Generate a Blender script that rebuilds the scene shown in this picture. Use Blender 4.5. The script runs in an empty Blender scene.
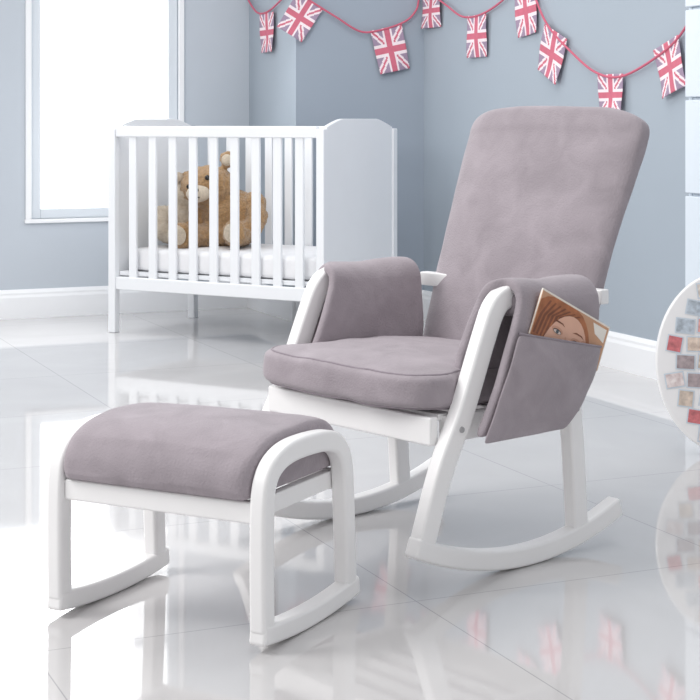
import bpy, bmesh, math, random
from mathutils import Vector, Matrix, noise
random.seed(4)
scene = bpy.context.scene
COL = scene.collection
try:
    scene.view_settings.view_transform = 'Standard'
    scene.view_settings.look = 'None'
except Exception: pass

def srgb(r, g, b):
    def f(c):
        c /= 255.0
        return c/12.92 if c <= 0.04045 else ((c+0.055)/1.055)**2.4
    return (f(r), f(g), f(b), 1)

# ---------------------------------------------------------------- materials
def mat(name, col, rough=0.5, noise_scale=None, noise_amt=0.1, bump=0.0, bump_scale=50, sheen=0, emit=None, spec=0.5, detail=4, dist=0.0):
    m = bpy.data.materials.new(name); m.use_nodes = True
    nt = m.node_tree; b = nt.nodes['Principled BSDF']
    b.inputs['Base Color'].default_value = col
    b.inputs['Roughness'].default_value = rough
    b.inputs['Specular IOR Level'].default_value = spec
    tc = nt.nodes.new('ShaderNodeTexCoord')
    if noise_scale:
        n = nt.nodes.new('ShaderNodeTexNoise'); n.inputs['Scale'].default_value = noise_scale
        n.inputs['Detail'].default_value = detail; n.inputs['Distortion'].default_value = dist
        r = nt.nodes.new('ShaderNodeValToRGB')
        r.color_ramp.elements[0].position = 0.3; r.color_ramp.elements[1].position = 0.7
        r.color_ramp.elements[0].color = tuple(c*(1-noise_amt) for c in col[:3])+(1,)
        r.color_ramp.elements[1].color = tuple(min(1, c*(1+noise_amt)) for c in col[:3])+(1,)
        nt.links.new(tc.outputs['Object'], n.inputs['Vector'])
        nt.links.new(n.outputs['Fac'], r.inputs['Fac'])
        nt.links.new(r.outputs['Color'], b.inputs['Base Color'])
    if bump:
        n2 = nt.nodes.new('ShaderNodeTexNoise'); n2.inputs['Scale'].default_value = bump_scale
        n2.inputs['Detail'].default_value = 5
        bp = nt.nodes.new('ShaderNodeBump'); bp.inputs['Strength'].default_value = bump
        bp.inputs['Distance'].default_value = 0.01
        nt.links.new(tc.outputs['Object'], n2.inputs['Vector'])
        nt.links.new(n2.outputs['Fac'], bp.inputs['Height'])
        nt.links.new(bp.outputs['Normal'], b.inputs['Normal'])
    if sheen:
        b.inputs['Sheen Weight'].default_value = sheen
        b.inputs['Sheen Roughness'].default_value = 0.4
    if emit:
        b.inputs['Emission Color'].default_value = (1, 1, 1, 1)
        b.inputs['Emission Strength'].default_value = emit
    return m

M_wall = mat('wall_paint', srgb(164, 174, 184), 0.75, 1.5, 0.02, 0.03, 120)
M_wall_shaded = mat('wall_paint_chimney_shaded', srgb(153, 163, 175), 0.75, 1.5, 0.02, 0.03, 120)  # same wall paint, darkened: shade on the chimney face put into the colour
M_wall_lit = mat('wall_paint_window_lit', srgb(190, 197, 205), 0.75, 1.5, 0.02, 0.03, 120)  # same wall paint, lightened: brightness near the window baked into its colour
M_white = mat('white_lacquer', srgb(244, 243, 243), 0.3, 8, 0.01)
M_trim = mat('trim_white', srgb(240, 241, 243), 0.4, 6, 0.01)
M_wframe = mat('window_frame_paint', srgb(214, 220, 226), 0.4, 6, 0.01)
M_crib = mat('crib_white', srgb(238, 240, 243), 0.38, 6, 0.01)
M_fabric = mat('mauve_suede', srgb(161, 152, 158), 0.85, 11, 0.11, 0.25, 220, sheen=0.25, spec=0.2, detail=9, dist=.8)
M_piping = mat('mauve_piping', srgb(144, 135, 142), 0.8, 30, 0.08, sheen=0.2, spec=0.2)
M_brown = mat('plush_brown', srgb(180, 144, 104), 0.95, 60, 0.25, 0.9, 160, sheen=0.5, spec=0.1)
M_cream = mat('plush_cream', srgb(222, 207, 186), 0.95, 60, 0.12, 0.9, 160, sheen=0.4, spec=0.1)
M_black = mat('plush_eye', srgb(30, 22, 20), 0.2, 20, 0.1)
M_matt = mat('mattress_white', srgb(240, 240, 242), 0.8, 20, 0.02, 0.1, 60)
M_red = mat('flag_red', srgb(205, 108, 128), 0.8, 40, 0.06)
M_fwhite = mat('flag_white', srgb(240, 226, 230), 0.8, 40, 0.03)
M_fblue = mat('flag_blue', srgb(158, 138, 160), 0.8, 40, 0.06)
M_string = mat('bunting_string', srgb(200, 100, 122), 0.8, 40, 0.05)
M_glow = mat('window_daylight', srgb(255, 255, 255), 0.5, 3, 0.01, emit=1.3)
M_book = mat('bookcase_white', srgb(214, 223, 232), 0.45, 5, 0.01)
M_hole = mat('bolt_metal', srgb(170, 170, 172), 0.3, 30, 0.05)

# glossy tiled floor
def floor_mat(ang):
    m = bpy.data.materials.new('polished_tile'); m.use_nodes = True
    nt = m.node_tree; b = nt.nodes['Principled BSDF']
    tc = nt.nodes.new('ShaderNodeTexCoord'); mp = nt.nodes.new('ShaderNodeMapping')
    mp.inputs['Rotation'].default_value = (0, 0, ang)
    mp.inputs['Location'].default_value = (0.15, 0.22, 0)
    br = nt.nodes.new('ShaderNodeTexBrick')
    br.offset = 0.0; br.squash = 1
    br.inputs['Scale'].default_value = 1.0
    br.inputs['Brick Width'].default_value = 0.8; br.inputs['Row Height'].default_value = 0.8
    br.inputs['Mortar Size'].default_value = 0.0016; br.inputs['Mortar Smooth'].default_value = 0.3
    br.inputs['Color1'].default_value = srgb(208, 206, 206); br.inputs['Color2'].default_value = srgb(205, 203, 203)
    br.inputs['Mortar'].default_value = srgb(172, 171, 173)
    n = nt.nodes.new('ShaderNodeTexNoise'); n.inputs['Scale'].default_value = 1.6; n.inputs['Detail'].default_value = 6
    n.inputs['Distortion'].default_value = 1.5
    r = nt.nodes.new('ShaderNodeValToRGB')
    r.color_ramp.elements[0].color = (0.94, 0.94, 0.94, 1); r.color_ramp.elements[1].color = (1, 1, 1, 1)
    r.color_ramp.elements[0].position = 0.35; r.color_ramp.elements[1].position = 0.65
    mx = nt.nodes.new('ShaderNodeMixRGB'); mx.blend_type = 'MULTIPLY'; mx.inputs[0].default_value = 1
    nt.links.new(tc.outputs['Object'], mp.inputs['Vector'])
    nt.links.new(mp.outputs['Vector'], br.inputs['Vector'])
    nt.links.new(tc.outputs['Object'], n.inputs['Vector'])
    nt.links.new(n.outputs['Fac'], r.inputs['Fac'])
    nt.links.new(br.outputs['Color'], mx.inputs[1]); nt.links.new(r.outputs['Color'], mx.inputs[2])
    nt.links.new(mx.outputs[0], b.inputs['Base Color'])
    b.inputs['Roughness'].default_value = 0.045
    b.inputs['IOR'].default_value = 2.1
    return m

# ---------------------------------------------------------------- helpers
def link(o, parent=None):
    COL.objects.link(o)
    if parent: o.parent = parent
    return o

def empty(name, loc, rotz=0):
    e = bpy.data.objects.new(name, None); e.empty_display_size = 0.1
    e.location = loc; e.rotation_euler = (0, 0, rotz)
    COL.objects.link(e); return e

def mesh(name, verts, faces, m, parent=None, smooth=False, bevel=0, subd=0, seg=3):
    me = bpy.data.meshes.new(name); me.from_pydata([tuple(v) for v in verts], [], faces); me.update()
    bm = bmesh.new(); bm.from_mesh(me)
    bmesh.ops.recalc_face_normals(bm, faces=bm.faces); bm.to_mesh(me); bm.free()
    o = bpy.data.objects.new(name, me); link(o, parent)
    if m: me.materials.append(m)
    if smooth or bevel:
        for p in me.polygons: p.use_smooth = True
    if bevel:
        md = o.modifiers.new('bev', 'BEVEL'); md.width = bevel; md.segments = seg
        md.limit_method = 'ANGLE'; md.angle_limit = math.radians(40); md.harden_normals = True
    if subd:
        md = o.modifiers.new('sub', 'SUBSURF'); md.levels = subd; md.render_levels = subd
    return o

BF = [(0,1,2,3),(7,6,5,4),(0,4,5,1),(1,5,6,2),(2,6,7,3),(3,7,4,0)]
def boxv(x0, x1, y0, y1, z0, z1):
    return [(x0,y0,z0),(x1,y0,z0),(x1,y1,z0),(x0,y1,z0),(x0,y0,z1),(x1,y0,z1),(x1,y1,z1),(x0,y1,z1)]
def box(name, x0, x1, y0, y1, z0, z1, m, parent=None, bevel=0.003):
    return mesh(name, boxv(x0,x1,y0,y1,z0,z1), BF, m, parent, bevel=bevel)
def boxes(name, lst, m, parent=None, bevel=0.0):
    V, F = [], []
    for b in lst:
        k = len(V); V += boxv(*b); F += [tuple(i+k for i in f) for f in BF]
    return mesh(name, V, F, m, parent, bevel=bevel)

def catmull(pts, n=8):
    P = [Vector(p) for p in pts]; out = []
    for i in range(len(P)-1):
        p0 = P[i-1] if i > 0 else P[0]*2-P[1]
        p1, p2 = P[i], P[i+1]
        p3 = P[i+2] if i+2 < len(P) else P[-1]*2-P[-2]
        for k in range(n):
            t = k/n
            out.append(0.5*((2*p1)+(p2-p0)*t+(2*p0-5*p1+4*p2-p3)*t*t+(3*p1-p0-3*p2+p3)*t**3))
    out.append(P[-1]); return out

def bar(name, pts, w, y0, y1, m, parent, n=8, bevel=0.006, w2=None):
    """flat bar following a path in the local XZ plane, extruded in Y"""
    P = catmull([Vector((p[0], p[1])) for p in pts], n)
    V, F = [], []
    N = len(P)
    for i, p in enumerate(P):
        d = (P[min(i+1, N-1)]-P[max(i-1, 0)]).normalized(); nn = Vector((-d.y, d.x))
        ww = w if w2 is None else w+(w2-w)*i/(N-1)
        for q, y in ((p+nn*ww/2, y0), (p+nn*ww/2, y1), (p-nn*ww/2, y1), (p-nn*ww/2, y0)):
            V.append((q.x, y, q.y))
    for i in range(N-1):
        a = i*4; b = a+4
        for j in range(4):
            k = (j+1) % 4; F.append((a+j, a+k, b+k, b+j))
    F.append((0,1,2,3)); e = (N-1)*4; F.append((e+3,e+2,e+1,e))
    return mesh(name, V, F, m, parent, bevel=bevel)

def tube(name, pts, r, m, parent=None, cyclic=False):
    cu = bpy.data.curves.new(name, 'CURVE'); cu.dimensions = '3D'
    cu.bevel_depth = r; cu.bevel_resolution = 3
    s = cu.splines.new('POLY'); s.points.add(len(pts)-1)
    for i, p in enumerate(pts): s.points[i].co = (p[0], p[1], p[2], 1)
    s.use_cyclic_u = cyclic
    cu.materials.append(m)
    tmp = bpy.data.objects.new(name+'_c', cu); COL.objects.link(tmp)
    dg = bpy.context.evaluated_depsgraph_get()
    me = bpy.data.meshes.new_from_object(tmp.evaluated_get(dg))
    bpy.data.objects.remove(tmp)
    o = bpy.data.objects.new(name, me); link(o, parent)
    for p in me.polygons: p.use_smooth = True
    return o

def pillow(name, c, half, m, parent, n=8, cuts=14, crown=0.0, wr=0.003, fn=None, seed=0):
    bm = bmesh.new(); bmesh.ops.create_cube(bm, size=2)
    bmesh.ops.subdivide_edges(bm, edges=bm.edges[:], cuts=cuts, use_grid_fill=True)
    for v in bm.verts:
        p = v.co.copy()
        mx = max(abs(p.x), abs(p.y), abs(p.z))
        q = (abs(p.x)**n+abs(p.y)**n+abs(p.z)**n)**(1/n)
        p = p*(mx/q)
        x, y, z = p
        q = Vector((x*half[0], y*half[1], z*half[2]))
        if z > 0: q.z += crown*z*max(0, 1-x*x)*max(0, 1-y*y)
        if fn: q = fn(q, x, y, z)
        s = Vector((q.x*7+seed, q.y*7, q.z*7))
        d = noise.noise(s)*wr+noise.noise(s*2.7)*wr*0.5
        q += p.normalized()*d
        v.co = q+Vector(c)
    me = bpy.data.meshes.new(name); bm.to_mesh(me); bm.free()
    me.materials.append(m)
    for p in me.polygons: p.use_smooth = True
    o = bpy.data.objects.new(name, me); link(o, parent)
    return o

# ---------------------------------------------------------------- room
E1 = Vector((0.917, 0.4)).normalized(); E2 = Vector((0.4, -0.917)).normalized()
W0 = Vector((-1.77, 8.03)); CB = Vector((-0.544, 8.565)); CF = Vector((-0.270, 7.936)); CR = Vector((0.374, 8.05))
def wall_prism(name, p0, p1, z0, z1, th, m, back, holes=None, bevel=0):
    d = (p1-p0); L = d.length; ang = math.atan2(d.y, d.x)
    y0, y1 = (0, th) if back > 0 else (-th, 0)
    lst = []
    if holes:
        a, b, c, e = holes
        lst = [(0,a,y0,y1,z0,z1),(b,L,y0,y1,z0,z1),(a,b,y0,y1,z0,c),(a,b,y0,y1,e,z1)]
    else: lst = [(0,L,y0,y1,z0,z1)]
    o = boxes(name, lst, m, bevel=bevel)
    o.location = (p0.x, p0.y, 0); o.rotation_euler = (0,0,ang)
    return o
H = 2.6
WL = W0-E1*2.2
wall_prism('wall_back', WL, CB+E1*0.1, 0, H, 0.12, M_wall_lit, 1, holes=(2.2+0.16, 2.2+0.94, 0.50, 2.2))
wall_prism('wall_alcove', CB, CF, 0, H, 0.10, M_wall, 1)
wall_prism('wall_chimney', CF, CR, 0, H, 0.12, M_wall_shaded, 1)
WR1 = CR+E2*5.6
wall_prism('wall_right', CR, WR1, 0, H, 0.12, M_wall, 1)
fl = mesh('floor', [(-5,-1,0),(4.5,-1,0),(4.5,10,0),(-5,10,0),(-5,-1,-.05),(4.5,-1,-.05),(4.5,10,-.05),(-5,10,-.05)], BF, floor_mat(-math.atan2(E1.y, E1.x)))
def baseboard(name, p0, p1):
    d = (p1-p0); L = d.length; ang = math.atan2(d.y, d.x)
    prof = [(0,0),(-.020,0),(-.020,.105),(-.015,.118),(-.015,.128),(-.006,.145),(0,.145)]
    V = [(x,y,z) for x in (0,L) for (y,z) in prof]; n = len(prof)
    F = [(i,(i+1)%n,(i+1)%n+n,i+n) for i in range(n)]+[tuple(range(n)), tuple(range(2*n-1,n-1,-1))]
    o = mesh(name, V, F, M_trim); o.location = (p0.x,p0.y,0); o.rotation_euler=(0,0,ang)
baseboard('baseboard_back', WL, CB)
baseboard('baseboard_alcove', CB, CF)
baseboard('baseboard_chimney', CF, CR)
baseboard('baseboard_right', CR, WR1)
# window
win = empty('window_1', (W0.x, W0.y, 0), math.atan2(E1.y, E1.x))
a, b, c, e = 0.16, 0.94, 0.50, 2.2
boxes('window_frame', [(a,a+.05,.01,.08,c,e),(b-.05,b,.01,.08,c,e),(a+.05,b-.05,.01,.08,c,c+.05),(a+.05,b-.05,.01,.08,e-.05,e),(a+.05,b-.05,.02,.07,1.72,1.76)], M_wframe, win, 0.004)
boxes('window_casing', [(a-.03,a,-.015,0.0,c-.0,e+.03),(b,b+.03,-.015,0.0,c-.0,e+.03),(a,b,-.015,0.0,e,e+.03)], M_trim, win, 0.003)
box('window_sill', a-.035, b+.035, -.02, 0.01, c-.02, c, M_trim, win)
box('window_pane', a+.05, b-.05, .04, .05, c+.05, e-.05, M_glow, win, 0)

# ---------------------------------------------------------------- crib
crib = empty('crib', (-1.118, 7.53, 0), math.radians(-30))
CL, CW = 1.150, 0.64
for i, (x, y) in enumerate(((0,0),(CL,0),(0,CW),(CL,CW))):
    box(f'post_{i+1}', x-.02, x+.02, y-.02, y+.02, 0, .965, M_crib, crib, .005)
for s, y in (('front', 0), ('back', CW)):
    box(f'top_rail_{s}', .02, CL-.02, y-.016, y+.016, .925, .975, M_crib, crib, .006)
    box(f'bottom_rail_{s}', .02, CL-.02, y-.014, y+.014, .205, .265, M_crib, crib, .005)
    boxes(f'slats_{s}', [(CL*i/10-.021, CL*i/10+.021, y-.008, y+.008, .26, .93) for i in range(1, 10)], M_crib, crib, .003)
for s, x in (('left', 0), ('right', CL)):
    top = [(0.018+ (CW-.036)*k/24, .972+.038*min(1, math.sin(math.pi*k/24)*1.5)**.9) for k in range(25)]
    prof = [(0.018,.205)]+top+[(CW-.018,.205)]
    n = len(prof)
    V = [(x-.012,y,z) for y,z in prof]+[(x+.012,y,z) for y,z in prof]
    F = [tuple(range(n)), tuple(range(2*n-1,n-1,-1))]+[(i,(i+1)%n,(i+1)%n+n,i+n) for i in range(n)]
    mesh(f'end_panel_{s}', V, F, M_crib, crib, bevel=.003)
box('bed_base', .02, CL-.02, .016, CW-.016, .27, .29, M_crib, crib)
pillow('mattress', (CL/2, CW/2, .345), (CL/2-.03, CW/2-.025, .055), M_matt, crib, n=10, cuts=8, wr=.002)

# ---------------------------------------------------------------- teddy bears
def teddy(name, loc, rotz, s, m, m2, head_tilt=0.0, lean=0.0, slump=0.0):
    root = empty(name, loc, rotz)
    root.rotation_euler = (0, lean, rotz)
    root.scale = (s*1.15, s, s)
    ht = head_tilt*.3; hz = .68-abs(head_tilt)*.10-slump; hy = -slump*.8
    parts = [((0,0,.28),(.27,.22,.26)), ((0,0,.12),(.25,.23,.13)), ((ht*.5,-.01+hy*.5,.47-slump*.5),(.19,.16,.14)),
             ((ht,-.05+hy,hz),(.235,.21,.20)),
             ((-.19+ht,-.02+hy,hz+.16+head_tilt*.18),(.08,.045,.085)),((.19+ht,-.02+hy,hz+.16-head_tilt*.18),(.08,.045,.085)),
             ((-.25,-.06,.38),(.10,.10,.12)),((-.30,-.13,.27),(.085,.09,.12)),((-.29,-.20,.18),(.085,.09,.09)),
             ((.25,-.06,.38),(.10,.10,.12)),((.30,-.13,.27),(.085,.09,.12)),((.29,-.20,.18),(.085,.09,.09)),
             ((-.17,-.20,.115),(.12,.18,.11)),((-.21,-.36,.11),(.105,.14,.10)),((-.23,-.46,.14),(.10,.07,.13)),
             ((.17,-.20,.115),(.12,.18,.11)),((.21,-.36,.11),(.105,.14,.10)),((.23,-.46,.14),(.10,.07,.13))]
    bm = bmesh.new()
    for c, r in parts:
        mm = Matrix.Translation(c) @ Matrix.Diagonal((r[0], r[1], r[2], 1))
        bmesh.ops.create_icosphere(bm, subdivisions=3, radius=1, matrix=mm)
    me = bpy.data.meshes.new('plush_body'); bm.to_mesh(me); bm.free(); me.materials.append(m)
    o = bpy.data.objects.new('plush_body', me); link(o, root)
    md = o.modifiers.new('rm', 'REMESH'); md.mode = 'VOXEL'; md.voxel_size = 0.018; md.use_smooth_shade = True
    md = o.modifiers.new('sm', 'SMOOTH'); md.factor = .6; md.iterations = 4
    tx = bpy.data.textures.new('fur', 'CLOUDS'); tx.noise_scale = 0.035
    md = o.modifiers.new('dp', 'DISPLACE'); md.texture = tx; md.strength = 0.04; md.mid_level = .5
    hx = ht
    def ell(nm, c, r, mt):
        bm = bmesh.new(); bmesh.ops.create_icosphere(bm, subdivisions=3, radius=1, matrix=Matrix.Translation(c)@Matrix.Diagonal((*r,1)))
        me = bpy.data.meshes.new(nm); bm.to_mesh(me); bm.free(); me.materials.append(mt)
        for p in me.polygons: p.use_smooth = True
        return link(bpy.data.objects.new(nm, me), root)
    ell('muzzle', (hx,-.245+hy,hz-.055), (.105,.08,.08), m2)
    ell('nose', (hx,-.32+hy,hz-.02), (.038,.022,.026), M_black)
    ell('eye_l', (hx-.085,-.235+hy,hz+.05+head_tilt*.08), (.022,.018,.024), M_black)
    ell('eye_r', (hx+.085,-.235+hy,hz+.05-head_tilt*.08), (.022,.018,.024), M_black)
    ell('ear_inner_l', (-.19+ht,-.055+hy,hz+.155+head_tilt*.18), (.05,.02,.055), m2)
    ell('ear_inner_r', (.19+ht,-.055+hy,hz+.155-head_tilt*.18), (.05,.02,.055), m2)
    ell('sole_l', (-.23,-.525,.145), (.065,.016,.085), m2)
    ell('sole_r', (.23,-.525,.145), (.065,.016,.085), m2)
    tube('mouth', [(hx-.04,-.318+hy,hz-.09),(hx,-.327+hy,hz-.075),(hx+.04,-.318+hy,hz-.09)], .005, M_black, root)
    return root
def cribw(x, y):
    a = math.radians(-30)
    return (-1.118+x*math.cos(a)-y*math.sin(a), 7.53+x*math.sin(a)+y*math.cos(a))
p = cribw(.40, .40); teddy('teddy_bear', (p[0], p[1], .395), math.radians(-22), .52, M_brown, M_cream, -.45, math.radians(-4), .07)
p = cribw(.165, .27); teddy('teddy_bear', (p[0], p[1], .402), math.radians(38), .37, M_cream, M_cream, .4, math.radians(6))

# ---------------------------------------------------------------- rocking chair
TH = math.atan2(.66, .75)
chair = empty('rocking_chair', (.309, 3.51, 0), TH)
WD = .60
legpts = [(-.214,.085),(-.152,.25),(-.088,.37),(-.022,.52),(.008,.580),(.040,.606),(.095,.612),(.20,.602),(.29,.588)]
rock = [(-.238+.673*k/10, .61*(-.238+.673*k/10-.12)**2+.0235) for k in range(11)]
for s, y in (('near', 0), ('far', WD)):
    y0, y1 = y-.019, y+.019
    bar(f'leg_front_{s}', legpts, .050, y0, y1, M_white, chair, 8, .008)
    bar(f'rocker_{s}', rock, .045, y0-.001, y1+.001, M_white, chair, 4, .008)
    bar(f'leg_rear_{s}', [(.292,.045),(.277,.25),(.254,.45),(.245,.59)], .048, y0+.001, y1-.001, M_white, chair, 4, .007)
    yy = (y+.019, y+.040) if s == 'near' else (y-.040, y-.019)
    box(f'side_rail_{s}', -.12, .30, yy[0], yy[1], .300, .360, M_white, chair, .004)
    sgn = -1 if s == 'near' else 1
    for k, (bx, bz) in enumerate(((-.108,.335),(.270,.335))):
        bm = bmesh.new(); bmesh.ops.create_cone(bm, segments=20, radius1=.007, radius2=.006, depth=.004, cap_ends=True,
            matrix=Matrix.Translation((bx, y+sgn*.0205, bz))@Matrix.Rotation(math.pi/2, 4, 'X'))
        me = bpy.data.meshes.new('bolt'); bm.to_mesh(me); bm.free(); me.materials.append(M_hole)
        link(bpy.data.objects.new(f'bolt_{s}_{k}', me), chair)
box('front_rail', -.165, -.140, .019, WD-.019, .300, .362, M_white, chair, .005)
box('rear_rail', .255, .280, .019, WD-.019, .300, .366, M_white, chair, .005)
box('back_crossbar', .380, .410, .0, WD+.02, .565, .600, M_white, chair, .004)
for k, y in enumerate((.06, .54)):
    bar(f'back_post_{k+1}', [(.30,.31),(.38,.45),(.44,.62),(.56,.92)], .03, y-.015, y+.015, M_white, chair, 4, .004)
boxes('seat_slats', [(-.13+.075*i,-.09+.075*i,.03,WD-.03,.350,.364) for i in range(6)], M_white, chair, .002)

# seat cushion (slightly wider in front of the legs)
SN = 6
def widen(x):
    t = min(1, max(0, (-x-.42)/.2)); t = t*t*(3-2*t)
    return 1+.085*t
def seatfn(q, x, y, z):
    q.z -= .008*x
    q.y *= widen(x)
    if y > 0: q.z += .004*y
    return q
SC, SH = (.062, .303, .407), (.280, .272, .046)
pillow('seat_cushion', SC, SH, M_fabric, chair, n=SN, cuts=30, crown=.014, wr=.007, fn=seatfn)
def souter(zn, n=120):
    pts = []
    k = (1-abs(zn)**SN)**(1/SN)
    for i in range(n):
        t = 2*math.pi*i/n; c_, s_ = math.cos(t), math.sin(t)
        r = (abs(c_)**SN+abs(s_)**SN)**(-1/SN)*k
        x, y = r*c_, r*s_
        q = seatfn(Vector((x*SH[0], y*SH[1], zn*SH[2])), x, y, zn); s = Vector((q.x*7, q.y*7, q.z*7))
        d = noise.noise(s)*.007+noise.noise(s*2.7)*.0035
        q += Vector((x,y,zn)).normalized()*d
        pts.append(q+Vector(SC))
    return pts
tube('seat_piping', souter(.80), .003, M_piping, chair, True)
tube('seat_piping_low', souter(-.80), .003, M_piping, chair, True)

# back cushion
cl = catmull([Vector((.350,.38)), Vector((.390,.50)), Vector((.440,.64)), Vector((.508,.81)), Vector((.574,.965)), Vector((.600,1.028))], 9)
N = len(cl); V, F = [], []; R = 52
def smp(u):
    f = u*(len(cl)-1); i = min(int(f), len(cl)-2); return cl[i].lerp(cl[i+1], f-i)
vs = [.86*k/44 for k in range(44)]+[.86+.14*math.sin(math.pi/2*k/22) for k in range(23)]
cl2 = [smp(v) for v in vs]; tang = []
for i in range(len(cl2)):
    a_, b_ = smp(max(0, vs[i]-.04)), smp(min(1, vs[i]+.04)); tang.append((b_-a_).normalized())
N = len(cl2)
for i, p in enumerate(cl2):
    v = vs[i]; d = tang[i]; nn = Vector((-d.y, d.x))
    w = .260+.036*min(1, v/.72)
    hgt = .70*(1-v)
    rc = .145
    if hgt < rc:
        k_ = (rc-hgt)/rc
        w -= 1.12*rc*(1-math.sqrt(max(0, 1-k_**2.2)))
        t = .038*math.sqrt(max(.0, 1-k_**9))+.002
    else: t = .038
    if v < .08: t *= .75+.25*v/.08
    for k in range(R):
        ph = 2*math.pi*k/R; c, s = math.cos(ph), math.sin(ph); ex = 2/5.0
        x = w*math.copysign(abs(c)**ex, c); y = t*math.copysign(abs(s)**(2/2.8), s)
        if s > 0: y += .014*(1-(x/w)**2)*t/.038
        q = p+nn*y
        q3 = Vector((q.x, .316+x, q.y))
        dd = noise.noise(Vector((q3.x*5, q3.y*6, q3.z*5)))*.010+noise.noise(q3*14)*.003
        q3 += Vector((nn.x*dd*(1 if s > 0 else -1), 0, nn.y*dd*(1 if s > 0 else -1)))
        V.append(q3)
for i in range(N-1):
    for k in range(R):
        k2 = (k+1) % R; F.append((i*R+k, i*R+k2, (i+1)*R+k2, (i+1)*R+k))
F.append(tuple(range(R))); F.append(tuple((N-1)*R+k for k in reversed(range(R))))
mesh('back_cushion', V, F, M_fabric, chair, smooth=True, subd=1)

# arm covers (draped fabric)
def interp(pts, h):
    if h <= pts[0][0]: return pts[0][1]
    for (h0,a0),(h1,a1) in zip(pts, pts[1:]):
        if h <= h1: return a0+(a1-a0)*(h-h0)/(h1-h0)
    return pts[-1][1]
def legc(h): return interp([(.30,-.128),(.37,-.088),(.52,-.022),(.60,.012),(.68,.022)], h)
def a_end(h): return interp([(.30,.165),(.36,.235),(.42,.272),(.48,.290),(.56,.310),(.70,.312)], h)
def drape(name, yc, outer, m):
    path = []
    hc = .596
    for k in range(12): path.append((-.046-.006*math.sin(math.pi*k/11), .318+(hc-.318)*k/11))
    for k in range(1, 10):
        t = math.pi*(1-k/10); path.append((.046*math.cos(t), hc+.044*math.sin(t)))
    for k in range(9): path.append((.046+.012*math.sin(math.pi*k/10), hc-(hc-.412)*k/8))
    V, F = [], []; M = 16
    for idx, (y, h) in enumerate(path):
        inner = idx > 16
        a0 = legc(h)+(-.002 if inner else .028); a1 = max(a_end(h), .315 if inner else 0)
        for j in range(M+1):
            a = a0+(a1-a0)*j/M
            dd = noise.noise(Vector((a*9, y*9+yc, h*9)))*.008
            yy = y+(dd if y > 0 else -dd)
            V.append((a, yc-outer*yy, h+(dd if h > .60 else 0)-(.012*j/M if h > .60 else 0)))
    W = M+1
    for i in range(len(path)-1):
        for j in range(M): F.append((i*W+j, i*W+j+1, (i+1)*W+j+1, (i+1)*W+j))
    o = mesh(name, V, F, m, chair, smooth=True)
    md = o.modifiers.new('sol', 'SOLIDIFY'); md.thickness = .024; md.offset = 0
    md = o.modifiers.new('sub', 'SUBSURF'); md.levels = 1; md.render_levels = 2
    return o
drape('arm_cover_near', 0, -1, M_fabric)
drape('arm_cover_far', WD, 1, M_fabric)
for nm, yc in (('near', 0), ('far', WD)):
    box(f'arm_pad_{nm}', .05, .28, yc-.034, yc+.034, .565, .616, M_fabric, chair, .012)

# pocket on both outer flaps
def pocket(name, yc, sgn):
    V, F = [], []; M, K = 14, 10
    for i in range(K+1):
        v = i/K
        for j in range(M+1):
            u = j/M
            htop = .536-.054*u
            h = .308+(htop-.308)*v
            a0 = legc(h)+.030; a1 = a_end(h)-.001
            a = a0+(a1-a0)*u
            bul = .018*math.sin(math.pi*u)**.6*min(1, v*2.0) + .006*v + .004*noise.noise(Vector((a*12,h*12,yc)))
            V.append((a, yc+sgn*(.068+bul), h))
    W = M+1
    for i in range(K):
        for j in range(M): F.append((i*W+j, i*W+j+1, (i+1)*W+j+1, (i+1)*W+j))
    o = mesh(name, V, F, M_fabric, chair, smooth=True)
    md = o.modifiers.new('sol', 'SOLIDIFY'); md.thickness = .007; md.offset = 0
    md = o.modifiers.new('sub', 'SUBSURF'); md.levels = 1; md.render_levels = 2
    tube(name+'_piping', [V[K*W+j] for j in range(M+1)], .003, M_piping, chair)
pocket('pocket_near', 0, -1); pocket('pocket_far', WD, 1)

# ---------------------------------------------------------------- magazine (folded, tucked into the pocket)
mag_e = empty('magazine', (0,0,0))
ct, st = math.cos(TH), math.sin(TH)
def c2w(a, b, h): return Vector((.309+a*ct-b*st, 3.51+a*st+b*ct, h))
mag_e.location = c2w(.094, -.0705, .626)
mag_e.rotation_euler = (0, 0, TH)
M_skin = mat('cover_skin', srgb(224, 176, 152), .35, 14, .07)
M_skin2 = mat('cover_skin_shade', srgb(206, 154, 130), .35, 14, .06)
M_hair = mat('cover_hair', srgb(168, 104, 66), .35, 30, .3)
M_hair2 = mat('cover_hair_dark', srgb(128, 74, 48), .35, 30, .3)
M_bg = mat('cover_background', srgb(196, 150, 118), .35, 6, .2)
M_paper = mat('magazine_paper', srgb(238, 232, 222), .5, 30, .03)
M_eye = mat('cover_eye', srgb(96, 72, 64), .3, 30, .1)
M_iris = mat('cover_iris', srgb(84, 92, 96), .3, 30, .1)
M_ewhite = mat('cover_eyewhite', srgb(222, 204, 196), .3, 30, .02)
mt = empty('magazine_body', (0,0,0)); mt.parent = mag_e; mt.rotation_euler = (0, math.radians(25), 0)
MW, MH = .248, .102
box('pages', 0, MW+.005, -.001, .003, -MH, .005, M_paper, mt, 0)
box('cover_back', 0, MW, .003, .004, -MH, 0, M_bg, mt, 0)
box('cover', 0, MW, -.0030, -.0011, -MH, 0, M_bg, mt, 0)
def clip(pts):
    return [(min(max(x, .001), MW-.001), min(max(z, -MH+.001), -.001)) for x, z in pts]
def flat(name, pts, y, m):
    pts = clip(pts)
    mesh(name, [(x, y, z) for x, z in pts], [tuple(range(len(pts)))], m, mt)
def ellp(cx, cz, rx, rz, rot=0, n=32):
    return [(cx+rx*math.cos(t)*math.cos(rot)-rz*math.sin(t)*math.sin(rot), cz+rx*math.cos(t)*math.sin(rot)+rz*math.sin(t)*math.cos(rot)) for t in [2*math.pi*k/n for k in range(n)]]
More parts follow.
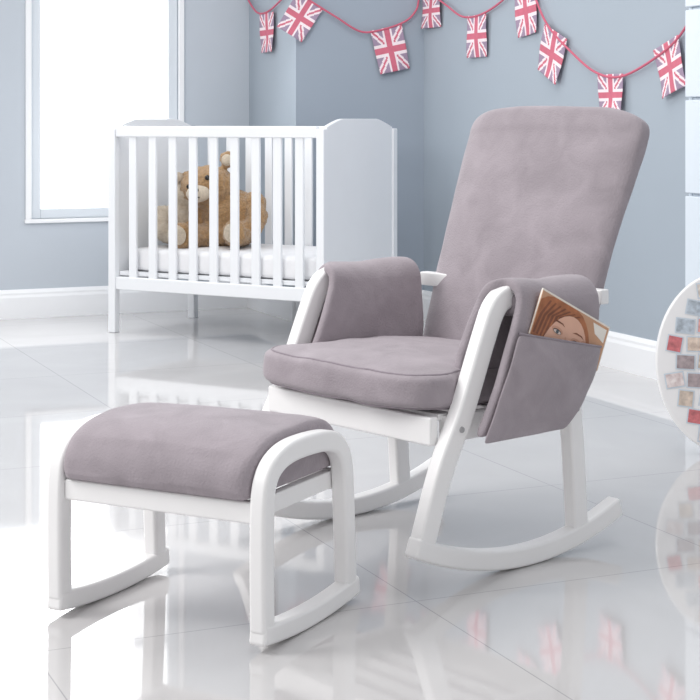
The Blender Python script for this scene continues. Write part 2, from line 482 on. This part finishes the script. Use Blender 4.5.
flat('cover_masthead', [(.190,-.006),(.242,-.006),(.242,-.038),(.205,-.028)], -.0033, M_paper)
flat('cover_hair_shape', ellp(.085,-.090,.118,.100), -.0034, M_hair)
for k in range(7):
    flat(f'cover_hair_strand_{k}', [(.004+.012*k,-.095),(.010+.013*k,-.05+.003*k),(.030+.018*k,-.012),(.036+.018*k,-.012),(.018+.013*k,-.05+.003*k),(.010+.012*k,-.095)], -.0035-.00002*k, M_hair2)
flat('cover_face', ellp(.116,-.122,.078,.104,-.2), -.0038, M_skin)
flat('cover_cheek_shade', ellp(.172,-.105,.018,.05,-.1), -.00385, M_skin2)
for k, cx in enumerate((.080, .152)):
    z0 = -.054-.004*k
    flat(f'cover_brow_{k}', [(cx-.022,z0+.005),(cx-.008,z0+.010),(cx+.012,z0+.009),(cx+.022,z0+.003),(cx+.010,z0+.006),(cx-.008,z0+.006)], -.0042, M_hair2)
    flat(f'cover_lid_{k}', ellp(cx,z0-.011,.020,.008,-.05), -.0042, M_skin2)
    flat(f'cover_lash_{k}', ellp(cx,z0-.0135,.0150,.0055,-.05), -.0044, M_eye)
    flat(f'cover_eyewhite_{k}', ellp(cx,z0-.0145,.0130,.0038,-.05), -.0047, M_ewhite)
    flat(f'cover_iris_{k}', ellp(cx,z0-.0140,.0048,.0042), -.0050, M_iris)
flat('cover_nose', [(.112,-.068),(.107,-.098),(.110,-.101),(.128,-.101),(.122,-.092),(.117,-.076)], -.0042, M_skin2)

# ---------------------------------------------------------------- footstool
fo = empty('footstool', (-.1727, 2.985, 0), math.atan2(.888, .46))
FW = .475
fpts = [(.016,.035),(.014,.16),(.016,.272),(.028,.320),(.060,.347),(.115,.360),(.20,.360),(.270,.352),(.314,.331),(.338,.288),(.348,.18),(.356,.030)]
frock = [(-.004+.392*k/8, .36*(-.004+.392*k/8-.195)**2+.0205) for k in range(9)]
for s, y in (('right', 0), ('left', FW)):
    bar(f'side_frame_{s}', fpts, .043, y-.018, y+.018, M_white, fo, 8, .009)
    bar(f'rocker_{s}', frock, .040, y-.019, y+.019, M_white, fo, 4, .008)
box('front_rail', .006, .028, .018, FW-.018, .238, .280, M_white, fo, .005)
box('rear_rail', .328, .350, .018, FW-.018, .238, .280, M_white, fo, .005)
for k, y in enumerate((.018, FW-.040)):
    box(f'side_rail_{k+1}', .028, .328, y, y+.022, .242, .278, M_white, fo, .003)
prof = catmull([Vector(p) for p in [(-.004,.284),(-.012,.305),(-.006,.338),(.022,.368),(.075,.388),(.15,.397),(.23,.397),(.30,.387),(.345,.366),(.366,.336),(.370,.305),(.362,.284)]], 6)
botn = 12
prof += [Vector((.362+(-.004-.362)*k/botn, .284)) for k in range(1, botn)]
cen = Vector((.180,.335)); V, F = [], []
ys = [(.0,.86),(.003,.945),(.010,.985),(.022,1.0)]
half = FW-.040
st_ = [(.020+y, s) for y, s in ys]+[(.020+.022+(half-.044)*k/24, 1.0) for k in range(1, 24)]+[(.020+half-y, s) for y, s in reversed(ys)]
n = len(prof)
for y, s in st_:
    cr = math.sin(math.pi*(y-.02)/half)
    for p in prof:
        q = cen+(p-cen)*s
        z = q.y+(.006*cr if q.y > .36 else 0)
        dd = noise.noise(Vector((q.x*8, y*8, q.y*8+3)))*.006+noise.noise(Vector((q.x*20, y*20, q.y*20)))*.002 if q.y > .30 else 0
        dv = (q-cen).normalized()*dd
        V.append((q.x+dv.x, y, z+dv.y))
for i in range(len(st_)-1):
    for k in range(n):
        k2 = (k+1) % n; F.append((i*n+k, i*n+k2, (i+1)*n+k2, (i+1)*n+k))
F.append(tuple(range(n))); F.append(tuple((len(st_)-1)*n+k for k in reversed(range(n))))
mesh('stool_cushion', V, F, M_fabric, fo, smooth=True)

# ---------------------------------------------------------------- bunting
def rw(k, h, off=.02):
    p = CR+E2*k-E1*off; return Vector((p.x, p.y, h))
dF = (CR-CF).normalized(); nF = Vector((dF.y, -dF.x))
def cf(m_, h, off=.02):
    p = CF+dF*m_+nF*off; return Vector((p.x, p.y, h))
dS = (CF-CB).normalized(); nS = Vector((dS.y, -dS.x))
def cs(l, h, off=.02):
    p = CB+dS*l+nS*off; return Vector((p.x, p.y, h))
def jack(u, v):
    x, y = u-.5, v-.5
    if abs(x) < .085 or abs(y) < .075: return 0
    if abs(x) < .155 or abs(y) < .135: return 1
    d = min(abs(x-y), abs(x+y))
    if d < .04: return 0
    if d < .115: return 1
    return 2
def flag(parent, fn, c, h, w, hh, rot, k):
    nu, nv = 34, 42; V, F, I = [], [], []
    for j in range(nv+1):
        for i in range(nu+1):
            u, v = i/nu, j/nv
            x = (u-.5)*w*(1-.06*v); z = -v*hh
            X = x*math.cos(rot)-z*math.sin(rot); Z = x*math.sin(rot)+z*math.cos(rot)
            V.append(fn(c+X, h+Z, .018+.008*math.sin(v*4+u*3+k)*v))
    for j in range(nv):
        for i in range(nu):
            a = j*(nu+1)+i; F.append((a, a+1, a+nu+2, a+nu+1)); I.append(jack((i+.5)/nu, (j+.5)/nv))
    me = bpy.data.meshes.new('flag'); me.from_pydata([tuple(v) for v in V], [], F)
    for m in (M_red, M_fwhite, M_fblue): me.materials.append(m)
    for p, ix in zip(me.polygons, I): p.material_index = ix; p.use_smooth = True
    o = bpy.data.objects.new(f'flag_{k}', me); link(o, parent)
    md = o.modifiers.new('s', 'SOLIDIFY'); md.thickness = .002
b1 = empty('union_jack_bunting', (0,0,0))
s1 = [cs(.0,1.68),cs(.12,1.60),cs(.22,1.565),cs(.36,1.57),cs(.55,1.62),cs(.68,1.66,.03),cf(.10,1.58),cf(.2,1.52),cf(.32,1.45),cf(.42,1.455),cf(.55,1.50),cf(.61,1.56),rw(.02,1.63,.03),rw(.12,1.63),rw(.28,1.57),rw(.46,1.50),rw(.65,1.50),rw(.85,1.55),rw(.98,1.62),rw(1.08,1.66)]
tube('string', catmull(s1, 6), .005, M_string, b1)
flag(b1, cs, .32, 1.562, .20, .205, 0, 1)
flag(b1, cf, .07, 1.60, .155, .20, math.radians(-32), 2)
flag(b1, cf, .455, 1.470, .165, .225, math.radians(12), 3)
flag(b1, rw, .12, 1.635, .20, .17, 0, 4)
flag(b1, rw, .600, 1.50, .19, .20, 0, 5)
flag(b1, rw, 1.05, 1.60, .18, .22, .1, 6)
b2 = empty('union_jack_bunting', (0,0,0))
s2 = [rw(1.08,1.66),rw(1.154,1.533),rw(1.26,1.41),rw(1.45,1.29),rw(1.638,1.20),rw(1.823,1.178),rw(2.045,1.237),rw(2.229,1.325),rw(2.38,1.48)]
tube('string', catmull(s2, 6), .005, M_string, b2)
flag(b2, rw, 1.32, 1.385, .20, .21, math.radians(-22), 7)
flag(b2, rw, 1.745, 1.19, .185, .17, 0, 8)
flag(b2, rw, 2.13, 1.30, .17, .20, math.radians(18), 9)

# ---------------------------------------------------------------- drawer cabinet against right wall
bk = empty('drawer_cabinet', (0,0,0))
p = CR+E2*2.66-E1*.022; bk.location = (p.x, p.y, 0); bk.rotation_euler = (0,0,math.atan2(E2.y, E2.x))
D = .27; Lb = .85; Hb = 1.95
box('side_far', 0, .022, -D, 0, 0, Hb, M_book, bk)
box('side_near', Lb-.022, Lb, -D, 0, 0, Hb, M_book, bk)
box('back_panel', .022, Lb-.022, -.012, 0, .0, Hb, M_book, bk, 0)
zs = (.06, .40, .73, 1.06, 1.37, 1.66, Hb-.022)
for k, z in enumerate(zs):
    box(f'shelf_{k+1}', .022, Lb-.022, -D+.002, -.012, z, z+.022, M_book, bk, .002)
for k in range(len(zs)-1):
    box(f'drawer_{k+1}', .004, Lb-.004, -D-.018, -D+.05, zs[k]+.022, zs[k+1]+.012, M_book, bk, .004)

# ---------------------------------------------------------------- photo collage stand
pc = empty('photo_collage_frame', (1.135, 4.76, 0), math.radians(-6))
pt = empty('board', (0,0,0)); pt.parent = pc; pt.rotation_euler = (math.radians(-5), 0, 0)
def oval(ax, az, n=72): return [(ax*math.cos(2*math.pi*k/n), .275+az*math.sin(2*math.pi*k/n)) for k in range(n)]
o1 = oval(.215, .273)
n = len(o1)
V = [(x,-.020,z) for x,z in o1]+[(x,.020,z) for x,z in o1]
mesh('oval_board', V, [tuple(range(n)), tuple(range(2*n-1,n-1,-1))]+[(i,(i+1)%n,(i+1)%n+n,i+n) for i in range(n)], M_white, pt, bevel=.006)
cols = [(226,168,164),(232,206,190),(186,196,206),(226,214,204),(208,120,124),(206,190,176),(240,216,214),(170,156,158)]
pm = [mat(f'photo_print_{k}', srgb(*c), .35, 45, .35) for k, c in enumerate(cols)]
kk = 0
for r in range(-4, 5):
    for c_ in range(-4, 5):
        x = c_*.064+(.032 if r % 2 else 0); z = .275+r*.054
        if (x/.180)**2+((z-.275)/.240)**2 > 1: continue
        t = math.radians(random.uniform(-14, 14)); kk += 1
        w, h = (.0255,.0195) if random.random() < .6 else (.020,.022)
        def q(sx, sz, g=0): return (x+(sx*(w+g))*math.cos(t)-(sz*(h+g))*math.sin(t), z+(sx*(w+g))*math.sin(t)+(sz*(h+g))*math.cos(t))
        for nm, g, y, mm in (('mat', .004, -.0215, M_book), ('print', 0, -.0225, pm[random.randrange(8)])):
            mesh(f'photo_{nm}_{kk}', [(q(a_, b_, g)[0], y, q(a_, b_, g)[1]) for a_, b_ in ((-1,-1),(1,-1),(1,1),(-1,1))], [(0,1,2,3)], mm, pt)
mesh('easel_leg', boxv(-.02,.02,-.005,.005,-.40,.0), BF, M_white, pc, bevel=.002)
l = bpy.data.objects['easel_leg']; l.location = (0,.06,.40); l.rotation_euler = (math.radians(16),0,0)

# ---------------------------------------------------------------- camera
cam = bpy.data.cameras.new('camera'); co = bpy.data.objects.new('camera', cam); COL.objects.link(co)
co.location = (0,0,1.0); co.rotation_euler = (math.pi/2,0,0)
cam.sensor_width = 36; cam.lens = 1590/700*36; cam.shift_y = -(350-121)/700
cam.clip_end = 100
scene.camera = co

# ---------------------------------------------------------------- light
w = bpy.data.worlds.new('world'); scene.world = w; w.use_nodes = True
w.node_tree.nodes['Background'].inputs[0].default_value = (.98,.985,1,1)
w.node_tree.nodes['Background'].inputs[1].default_value = .74
def area(name, loc, tgt, size, power, col=(1,1,1)):
    l = bpy.data.lights.new(name, 'AREA'); l.shape = 'SQUARE'; l.size = size; l.energy = power; l.color = col
    o = bpy.data.objects.new(name, l); COL.objects.link(o); o.location = loc
    o.rotation_euler = (Vector(tgt)-Vector(loc)).to_track_quat('-Z', 'Y').to_euler()
area('softbox_left', (-2.8, 3.0, 2.6), (0.1, 4.2, .4), 1.6, 76, (1,.99,.98))
area('softbox_top', (0.2, 5.2, 3.6), (0.2, 5.6, 0), 3.0, 64)
area('window_light', (-1.55, 7.7, 1.5), (-.2, 4.0, .2), 1.0, 22, (.95,.98,1))
